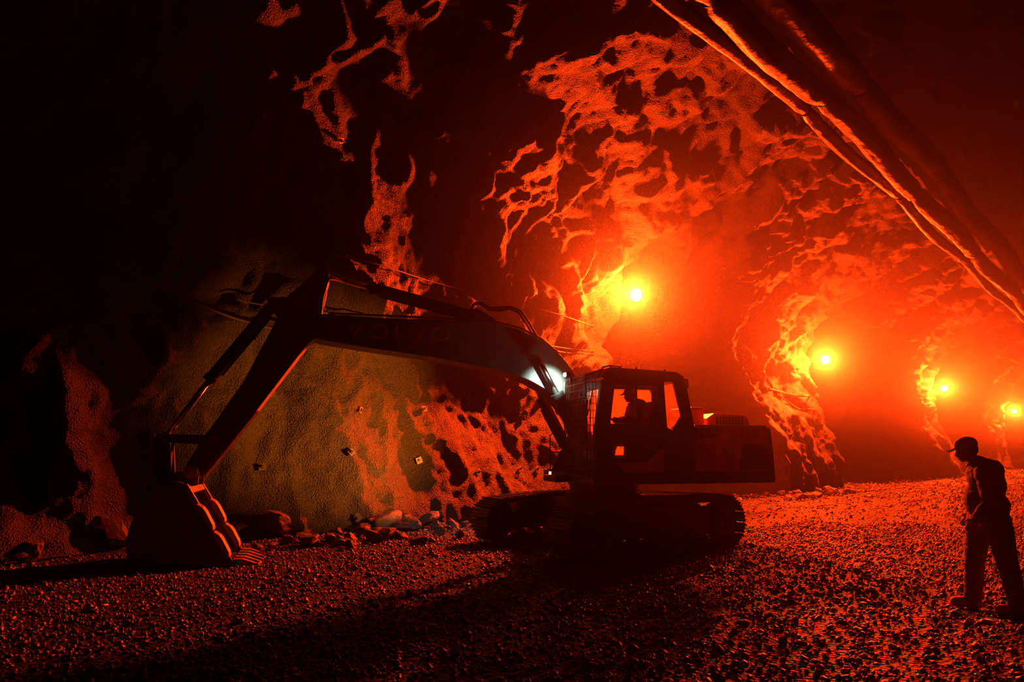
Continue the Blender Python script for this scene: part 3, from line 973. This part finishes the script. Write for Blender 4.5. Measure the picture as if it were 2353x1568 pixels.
def head(mb, c, tilt):
    """c is the skull centre; the face looks along +x, tilt pitches it down"""
    c = Vector(c)
    R = Matrix.Rotation(tilt, 3, 'Y')
    def at(x, y, z): return c + R @ Vector((x, y, z))
    mb.egg(c, (.098, .076, .105), tilt)
    mb.egg(at(.030, 0, -.055), (.068, .060, .075), tilt)
    mb.egg(at(.062, 0, -.105), (.030, .036, .026), tilt)           # chin
    mb.pod(at(.090, 0, -.005), at(.112, 0, -.048), .010, .014, n=8)  # nose
    mb.egg(at(.112, 0, -.046), (.013, .017, .010), tilt)
    mb.pod(at(.084, -.034, .010), at(.084, .034, .010), .014, .014, n=8)   # brow
    mb.pod(at(.094, -.018, -.074), at(.094, .018, -.074), .008, .008, n=8)  # lips
    mb.pod(at(.091, -.016, -.086), at(.091, .016, -.086), .008, .008, n=8)
    for s in (-1, 1):
        mb.egg(at(.070, s * .040, -.040), (.022, .018, .018), tilt)
        mb.egg(at(-.012, s * .080, -.025), (.020, .009, .034), tilt + .2)   # ear
    return at

def person(name, loc, rz, label, J, garments, tilt, voxel=.008):
    body = MB()
    at = head(body, J['head'], tilt)
    body.pod(J['neck'], Vector(J['head']) + Vector((-.01, 0, -.07)), .062, .055)
    body.pod(J['chest'], J['neck'], .11, .07)
    body.egg(J['chest'], (.115, .165, .19), J.get('lean', 0))
    body.egg(J['belly'], (.11, .15, .16), J.get('lean', 0) * .6)
    body.egg(J['pelvis'], (.115, .16, .12))
    for s, k in ((1, 'l'), (-1, 'r')):
        sh, el, wr = J['shoulder' + k], J['elbow' + k], J['wrist' + k]
        body.pod(J['chest'], sh, .10, .065)
        body.pod(sh, el, .056, .043); body.pod(el, wr, .043, .028)
        hd = (Vector(wr) - Vector(el)).normalized()
        hand(body, wr, hd + Vector(J.get('handbend', (0, 0, 0))), J['curl' + k], s * J.get('thumb', 1))
        hp, kn, an, to = J['hip' + k], J['knee' + k], J['ankle' + k], J['toe' + k]
        body.pod(J['pelvis'], hp, .09, .085)
        body.pod(hp, kn, .085, .056); body.pod(kn, an, .055, .038)
        body.pod(an, to, .042, .030)
    o = link(name, fused(body, voxel, 3), M['skin'], smooth=True)
    o.location = loc; o.rotation_euler = (0, 0, rz)
    tag(o, label, 'person')
    for gname, mb, mt, vx, wr in garments(J, at):
        link(gname, fused(mb, vx, 4, wr, len(gname) * 3.1), M[mt], o, smooth=True)
    return o

def clothes(J, at):
    out = []
    ln = J.get('lean', 0)
    j = MB()
    ch, be, pe = Vector(J['chest']), Vector(J['belly']), Vector(J['pelvis'])
    j.egg(ch, (.165, .215, .235), ln)
    j.egg(be, (.185, .205, .22), ln * .5)
    j.egg(be * .45 + pe * .55 + Vector((-.01, 0, .05)), (.195, .205, .17), 0)
    j.pod(ch + Vector((-.04, 0, .10)), J['neck'], .13, .088)
    for k in 'lr':
        sh, el, wr = (Vector(J[q + k]) for q in ('shoulder', 'elbow', 'wrist'))
        j.pod(ch + (sh - ch) * .4, sh, .13, .092)
        j.pod(sh, el, .090, .070); j.pod(el, wr - (wr - el).normalized() * .02, .070, .052)
    out.append(('jacket', j, 'cloth', .011, .006))
    c = MB()
    nk = Vector(J['neck'])
    for i in range(14):
        a = 2 * math.pi * i / 14; b = 2 * math.pi * (i + 1) / 14
        f = lambda q: nk + Vector((.085 * math.cos(q) + .015, .085 * math.sin(q), .012 - .03 * math.cos(q)))
        c.pod(f(a), f(b), .024, .024, n=8, m=3)
    out.append(('collar', c, 'collar', .009, .003))
    t = MB()
    t.egg(pe, (.165, .185, .15))
    for k in 'lr':
        hp, kn, an = (Vector(J[q + k]) for q in ('hip', 'knee', 'ankle'))
        t.pod(hp, kn, .125, .093); t.pod(kn, an + (an - kn).normalized() * .0, .093, .078)
        t.pod(hp, pe, .12, .13)
    out.append(('trousers', t, 'cloth', .011, .007))
    for k in 'lr':
        an, to = Vector(J['ankle' + k]), Vector(J['toe' + k])
        b = MB()
        heel = Vector((an.x - (to.x - an.x) * .22, an.y, to.z + .004))
        b.pod(heel, to, .052, .046); b.pod(an + Vector((0, 0, .05)), heel + Vector((.02, 0, .01)), .058, .056)
        b.pod(heel * .5 + to * .5 + Vector((0, 0, .01)), to, .058, .05)
        out.append(('boot', b, 'boot', .009, .002))
    tilt = J['tilt']
    cp = MB()
    cp.egg(at(-.006, 0, .045), (.112, .090, .082), tilt)
    cp.egg(at(.02, 0, .040), (.090, .082, .060), tilt)
    for y in (-.045, -.022, 0, .022, .045):
        cp.pod(at(.07, y, .032), at(.175 - abs(y) * .7, y * 1.2, .012 - abs(y) * .2), .013, .009, n=8, m=3)
    out.append(('cap', cp, 'cap', .006, .002))
    hr = MB()
    hr.egg(at(-.035, 0, -.005), (.072, .080, .085), tilt)
    out.append(('hair', hr, 'seat', .009, .002))
    return out

WALK = dict(head=(.085, 0, 1.635), tilt=.22, lean=.28, neck=(-.03, 0, 1.475), chest=(-.085, 0, 1.31), belly=(-.045, 0, 1.10), pelvis=(-.075, 0, .93),
            shoulderl=(-.075, .19, 1.385), elbowl=(-.10, .235, 1.11), wristl=(.055, .20, .93), curll=(0, -1, 0),
            shoulderr=(-.075, -.19, 1.385), elbowr=(-.06, -.235, 1.11), wristr=(.10, -.19, .95), curlr=(0, 1, 0),
            hipl=(-.16, .09, .90), kneel=(-.205, .10, .50), anklel=(-.265, .10, .105), toel=(-.09, .115, .052),
            hipr=(.02, -.09, .90), kneer=(.12, -.10, .50), ankler=(.185, -.10, .105), toer=(.375, -.11, .052), thumb=1)
gz = float(ground_h(4.85, 7.25)[0])
WALK = {k: ((q[0] * .83, q[1], q[2]) if isinstance(q, tuple) and not k.startswith('curl') else q) for k, q in WALK.items()}
person('person', (4.85, 7.25, gz + .0), math.radians(146), 'person in a cap and dark work jacket, stooped, walking on the gravel', WALK, clothes, .22)

SIT = dict(head=(-.16, .85, 2.585), tilt=.15, lean=.1, neck=(-.24, .85, 2.43), chest=(-.30, .85, 2.28), belly=(-.31, .85, 2.10), pelvis=(-.30, .85, 1.99),
           shoulderl=(-.27, 1.04, 2.35), elbowl=(-.20, 1.10, 2.10), wristl=(.03, 1.12, 2.16), curll=(0, 0, -1),
           shoulderr=(-.27, .66, 2.35), elbowr=(-.20, .60, 2.10), wristr=(.03, .58, 2.16), curlr=(0, 0, -1),
           hipl=(-.26, .94, 1.97), kneel=(.16, .97, 1.99), anklel=(.34, .97, 1.40), toel=(.50, .97, 1.315),
           hipr=(-.26, .76, 1.97), kneer=(.16, .73, 1.99), ankler=(.34, .73, 1.40), toer=(.50, .73, 1.315), thumb=1)
person('person', (1.65, 12.5, 0), math.radians(195), 'person in a dark jacket and cap seated in the cab at the levers', SIT, clothes, .15, .01)

# ------------------------------------------------------------------ rock bolts on the wall
def bolt_plate(px, py, label, size=.14, spin=0, group='square bolt plates on the rock wall'):
    hit = on_rock(px, py)
    if not hit: return
    co, no, dist = hit
    z = no.normalized()
    x = Vector((0, 0, 1)).cross(z).normalized()
    y = z.cross(x)
    root = empty('rock_bolt', co)
    root.rotation_euler = (Matrix((x, y, z)).transposed() @ Matrix.Rotation(spin, 3, 'Z')).to_euler()
    tag(root, label, 'rock bolt', group)
    h = size / 2
    m = MB()
    o_ = [(-h, -h), (h, -h), (h, h), (-h, h)]
    plate(m, o_, [[(.035 * math.cos(a), .035 * math.sin(a)) for a in [i * math.pi / 4 for i in range(8)]]], -.006, .006)
    m.v = [(v[0], v[2], v[1] + .07) for v in m.v]
    m.build('plate', M['plate'], root, .003)
    MB().cyl((0, 0, -.25), (0, 0, .16), .014, 10).build('bolt', M['cable'], root)
    MB().cyl((0, 0, .078), (0, 0, .115), .036, 6).build('nut', M['steel'], root)
bolt_plate(625, 909, 'bolt plate touching the lit underside of the excavator arm', .14, .1)
bolt_plate(823, 942, 'bolt plate below the middle of the boom, above the split rock slab', .14, -.3)
bolt_plate(971, 943, 'bolt plate below the boom lettering, square to the floor', .14, .05)
bolt_plate(601, 1077, 'bolt plate low on the wall just beyond the bucket rim', .15, .1)
bolt_plate(806, 1042, 'dim bolt plate on the fissured rock, tilted, below the boom middle', .13, .6)
bolt_plate(961, 1059, 'red-lit bolt plate tilted on the rough lower wall', .14, .35)
bolt_plate(1095, 1086, 'bolt plate low on the wall nearest to the front of the tracks', .14, .2)
bolt_plate(1192, 1080, 'left one of two bolt plates beside the headlight', .13, .5)
bolt_plate(1232, 1080, 'right one of two bolt plates, nearest the headlight', .13, .5)
bolt_plate(1202, 958, 'bolt plate behind the boom cylinder', .13, .2)
bolt_plate(823, 1190, 'bolt plate standing on its corner just above the rubble', .15, .8)
bolt_plate(632, 438, 'dark bolt on the lit lump high above the arm', .12, .4)
bolt_plate(778, 322, 'dark bolt on the upper rock, highest of the left ones', .12, .4)
bolt_plate(1290, 312, 'dark bolt on the bright rock ridge above the lamp', .11, .2)
bolt_plate(1090, 405, 'dark bolt high on the wall above the boom', .12, .9)
for px, py, lab in ((1821, 1010, 'bolt plate high on the pillar behind the counterweight'), (1842, 1014, 'bolt plate on the middle of the hazy pillar'), (1880, 1020, 'bolt plate near the outer edge of the hazy pillar'), (1876, 1082, 'bolt plate low in the middle of the hazy pillar'), (1914, 1082, 'bolt plate low at the outer edge of the hazy pillar')):
    bolt_plate(px, py, lab, .22, .2, 'bolt plates on the hazy pillar')

# ------------------------------------------------------------------ cables along the wall
def wall_cable(pts, label, r, off=.22, name='cable'):
    P = []
    for px, py in pts:
        hit = on_rock(px, py)
        if hit:
            d = view_ray(px, py).normalized()
            P.append(hit[0] - d * off)
    Q = []
    for i in range(len(P) - 1):            # Catmull-Rom between the fixings
        a, b, c, d = P[max(i - 1, 0)], P[i], P[i + 1], P[min(i + 2, len(P) - 1)]
        for k in range(8):
            t = k / 8
            Q.append(.5 * ((2 * b) + (c - a) * t + (2 * a - 5 * b + 4 * c - d) * t * t + (3 * b - a - 3 * c + d) * t ** 3))
    Q.append(P[-1])
    return tag(MB().sweep(Q, r, 8).build(name, M['cable'], smooth=True), label, 'cable', 'cables along the rock wall')
wall_cable([(5, 497), (110, 555), (230, 597), (330, 640), (450, 697), (560, 738), (700, 770), (860, 790)], 'thick dark cable sloping down the dark wall to the arm', .035)
wall_cable([(560, 534), (640, 555), (700, 572), (860, 606), (1000, 650), (1130, 683), (1280, 722), (1360, 748), (1428, 762)], 'thin cable running above the boom to below the brightest lamp', .016)
wall_cable([(540, 688), (600, 700), (700, 712), (850, 735)], 'short cable passing behind the top of the arm', .02)
wall_cable([(1180, 780), (1300, 801), (1360, 807), (1410, 812), (1452, 826)], 'upper of the twin cables just above the cab roof', .018)
wall_cable([(1180, 787), (1300, 811), (1360, 814), (1408, 817), (1450, 833)], 'lower of the twin cables just above the cab roof', .018)
wall_cable([(1766, 893), (1800, 903), (1832, 910), (1860, 909), (1892, 896)], 'upper cable drooping across the hazy pillar', .03)
wall_cable([(1785, 905), (1812, 925), (1838, 941), (1870, 941), (1904, 948)], 'lower cable drooping across the hazy pillar', .03)

# ------------------------------------------------------------------ ventilation ducts
def duct(v0, h0, r0, seed, label, joints, sag, dark=False):
    us = np.arange(2.0, 46, .10)
    n = 40
    rng = np.random.default_rng(seed)
    ang = np.linspace(0, 2 * math.pi, n, endpoint=False)
    drop = np.interp(us, [2, 7.5, 12, 17.3, 29, 46], [.0, .0, .12, -.18, -.9, -1.4]) * h0 / 8.0
    j = np.array(joints)
    dj = np.abs(us[:, None] - j[None, :]).min(1)
    span = 5.4
    pin_ = np.exp(-(dj / .14) ** 2)
    belly = np.sin(np.clip(dj / (span / 2), 0, 1) * math.pi / 2)
    r = r0 * (.90 + .10 * belly - .22 * pin_)
    zc = h0 + CAM_H + drop - sag * belly
    vc = v0 + .05 * np.sin(us * .9 + seed)
    P = []
    for i, u in enumerate(us):
        pt = np.stack([np.full(n, u), np.cos(ang) * 2 + seed, np.sin(ang) * 2], 1)
        wr = .10 * noise(pt * (1.0, .8, .8)) + .06 * noise(pt * (4.0, .6, .6) + 5) * (1 + 2.5 * math.exp(-(dj[i] / .5) ** 2))
        rr = r[i] * (1 + wr)
        P.append(np.stack([np.full(n, u), vc[i] + rr * np.cos(ang) * .96, zc[i] + rr * np.sin(ang) * 1.05], 1))
    P = np.concatenate(P)
    X = np.stack([(P[:, 0] - P[:, 1]) * S2, (P[:, 0] + P[:, 1]) * S2, P[:, 2]], 1)
    fs = []
    m = len(us)
    i, k = np.meshgrid(np.arange(m - 1), np.arange(n), indexing='ij')
    a = (i * n + k).ravel(); b = (i * n + (k + 1) % n).ravel()
    me = fast_mesh('ventilation_duct', X, np.stack([a, b, b + n, a + n], 1))
    root = link('ventilation_duct', me, M['duct'], smooth=True)
    tag(root, label, 'duct', 'ventilation ducts under the roof')
    for q in joints:                         # a seam band and a hanger wire at every joint
        ii = int(np.argmin(np.abs(us - q)))
        c = uvw(us[ii], vc[ii], zc[ii])
        ax = uvw(1, 0, 0).normalized()
        band = MB()
        side = uvw(0, 1, 0).normalized()
        rb = r[ii] * 1.03
        pts = [c + (side * math.cos(t) * .96 + Vector((0, 0, 1)) * math.sin(t) * 1.05) * rb for t in np.linspace(0, 2 * math.pi, 25)]
        band.sweep(pts, .025, 6)
        band.build('joint_band', M['black'], root)
        MB().sweep([c + Vector((0, 0, rb)), c + Vector((0, 0, rb + 3.2))], .003, 5).build('hanger_wire', M['black'], root)
    return root
duct(4.42, 6.08, .135, 2, 'thinnest fabric duct, lowest and closest to the lamps', [6.6, 12.0, 17.2, 23, 29, 35], .04)
duct(4.02, 6.10, .225, 5, 'middle fabric duct, lit wide on its wall side', [7.8, 11.8, 17.4, 23, 29, 35], .05)
duct(3.50, 6.29, .25, 9, 'upper fabric duct, farthest from the lamps, beside the roof blackened as shade', [7.0, 12.2, 17.0, 23, 29, 35], .06)

# ------------------------------------------------------------------ loose rocks and gravel
def rock_mesh(name, size, seed, sub=3):
    bm = bmesh.new()
    bmesh.ops.create_icosphere(bm, subdivisions=sub, radius=.5)
    co = np.array([v.co[:] for v in bm.verts])
    rng = np.random.default_rng(seed)
    # cut the ball with random planes for broken faces
    for _ in range(11):
        n = rng.normal(size=3); n /= np.linalg.norm(n)
        d = rng.uniform(.24, .42)
        k = co @ n - d
        co = co - np.outer(np.clip(k, 0, None), n)
    co *= 1 + .10 * noise(co * 5 + seed)[:, None]
    co *= size
    for v, c in zip(bm.verts, co):
        v.co = c
    me = bpy.data.meshes.new(name)
    bm.to_mesh(me); bm.free()
    return me, co

def rock(x, y, size, seed, rz, label, group, tip=(0, 0)):
    me, co = rock_mesh('rock', size, seed)
    R = Matrix.Rotation(rz, 3, 'Z') @ Matrix.Rotation(tip[0], 3, 'X') @ Matrix.Rotation(tip[1], 3, 'Y')
    zmin = min((R @ Vector(c)).z for c in co)
    o = link('rock', me, M['rubble'])
    o.rotation_euler = R.to_euler()
    o.location = (x, y, float(ground_h(x, y)[0]) - zmin - .015)
    tag(o, label, 'rock', group)
    return o

def on_floor(px, py):
    d = view_ray(px, py)
    t = -CAM_H / d.z
    return EYE + d * t

big = [(622, 1236, (1.0, .75, .62), .3, 'big angular rock right behind the bucket teeth'),
       (880, 1222, (.95, .6, .42), .5, 'flat pale slab topping the rubble at the wall foot'),
       (935, 1222, (.75, .6, .34), .2, 'dark-sided slab right of the flat pale slab'),
       (905, 1238, (.34, .3, .26), .9, 'small round bright stone in front of the slabs'),
       (712, 1254, (.34, .32, .26), .1, 'lone bright rock between the bucket and the rubble heap'),
       (980, 1216, (.8, .5, .30), .4, 'long low rock at the end of the heap towards the tracks'),
       (830, 1236, (.6, .45, .32), .8, 'angular rock in the middle of the rubble heap'),
       (860, 1246, (.55, .42, .26), 1.6, 'wedge rock at the front of the rubble heap'),
       (240, 1262, (1.1, .8, .75), .3, 'block of rock against the wall left of the bucket'),
       (40, 1290, (.45, .35, .3), .5, 'small pointed rock near the dark wall, leftmost one'),
       (70, 1288, (.4, .3, .4), .9, 'upright splinter of rock beside the leftmost one')]
for i, (px, py, sz, rz, lab) in enumerate(big):
    p = on_floor(px, py)
    rock(p.x, p.y, sz, 100 + i, rz * 2, lab, 'large rocks along the wall foot', (random.uniform(-.3, .3), random.uniform(-.3, .3)))
rng = random.Random(5)
for i in range(70):
    px = rng.gauss(850, 120)
    py = 1238 + rng.uniform(-26, 20) - (px - 850) * .035
    p = on_floor(px, py)
    s = rng.uniform(.12, .36)
    rock(p.x, p.y, (s * rng.uniform(.9, 1.6), s, s * rng.uniform(.45, .8)), 200 + i, rng.uniform(0, 6), 'broken rock in the rubble heap at the wall foot below the boom', 'rubble heap below the boom', (rng.uniform(-.5, .5), rng.uniform(-.5, .5)))
for i in range(26):
    px = rng.uniform(1755, 1965)
    py = 1146 - (px - 1760) * .06 + rng.uniform(-5, 9)
    p = on_floor(px, py)
    s = rng.uniform(.2, .5)
    rock(p.x, p.y, (s * 1.3, s, s * .7), 400 + i, rng.uniform(0, 6), 'loose rock at the foot of the hazy pillar', 'loose rocks below the hazy pillar', (rng.uniform(-.5, .5), rng.uniform(-.5, .5)))

def gravel():
    r = np.random.default_rng(11)
    N = 84000
    y = 2.6 + np.where(r.random(N) < .62, (r.random(N) ** .75) * 13.5, np.where(r.random(N) < .68, 13 + r.random(N) * 19, 29 + r.random(N) * 30))
    x = (r.random(N) * 2 - 1) * (.82 * y + .4)
    v = (y - x) * S2
    keep = ((v < 12.6) | (y > 16) & (v < 11.4)) & (v > -4.6)
    x, y = x[keep], y[keep]
    n = len(x)
    bm = bmesh.new(); bmesh.ops.create_icosphere(bm, subdivisions=1, radius=1)
    base = np.array([q.co[:] for q in bm.verts]); tri = np.array([[q.index for q in f.verts] for f in bm.faces]); bm.free()
    kinds = []
    for k in range(24):
        c = base.copy()
        for _ in range(9):
            d = r.normal(size=3); d /= np.linalg.norm(d)
            c = c - np.outer(np.clip(c @ d - r.uniform(.25, .7), 0, None), d)
        c *= r.uniform(.55, 1.5, 3)
        kinds.append(c)
    kinds = np.array(kinds)
    V = kinds[r.integers(0, 24, n)]
    s = np.exp(r.normal(-3.95, .40, n)).clip(.009, .06)
    a = r.random(n) * 2 * math.pi; b = r.normal(0, .5, n); c2 = r.normal(0, .5, n)
    s = s * np.clip(y / 14, 1, 3.2)
    V = V * s[:, None, None]
    def rot(V, i, j, t):
        W = V.copy()
        ct, st = np.cos(t)[:, None], np.sin(t)[:, None]
        W[:, :, i] = ct * V[:, :, i] - st * V[:, :, j]; W[:, :, j] = st * V[:, :, i] + ct * V[:, :, j]
        return W
    V = rot(rot(rot(V, 0, 2, b), 1, 2, c2), 0, 1, a)
    z = ground_h(x, y) + s * .28
    V = V + np.stack([x, y, z], 1)[:, None, :]
    Fq = (tri[None] + (np.arange(n) * len(base))[:, None, None]).reshape(-1, 3)
    me = fast_mesh('gravel', V.reshape(-1, 3), Fq)
    tag(link('gravel', me, M['stone']), 'wet crushed stone strewn over the tunnel floor', 'gravel', kind='stuff')
gravel()
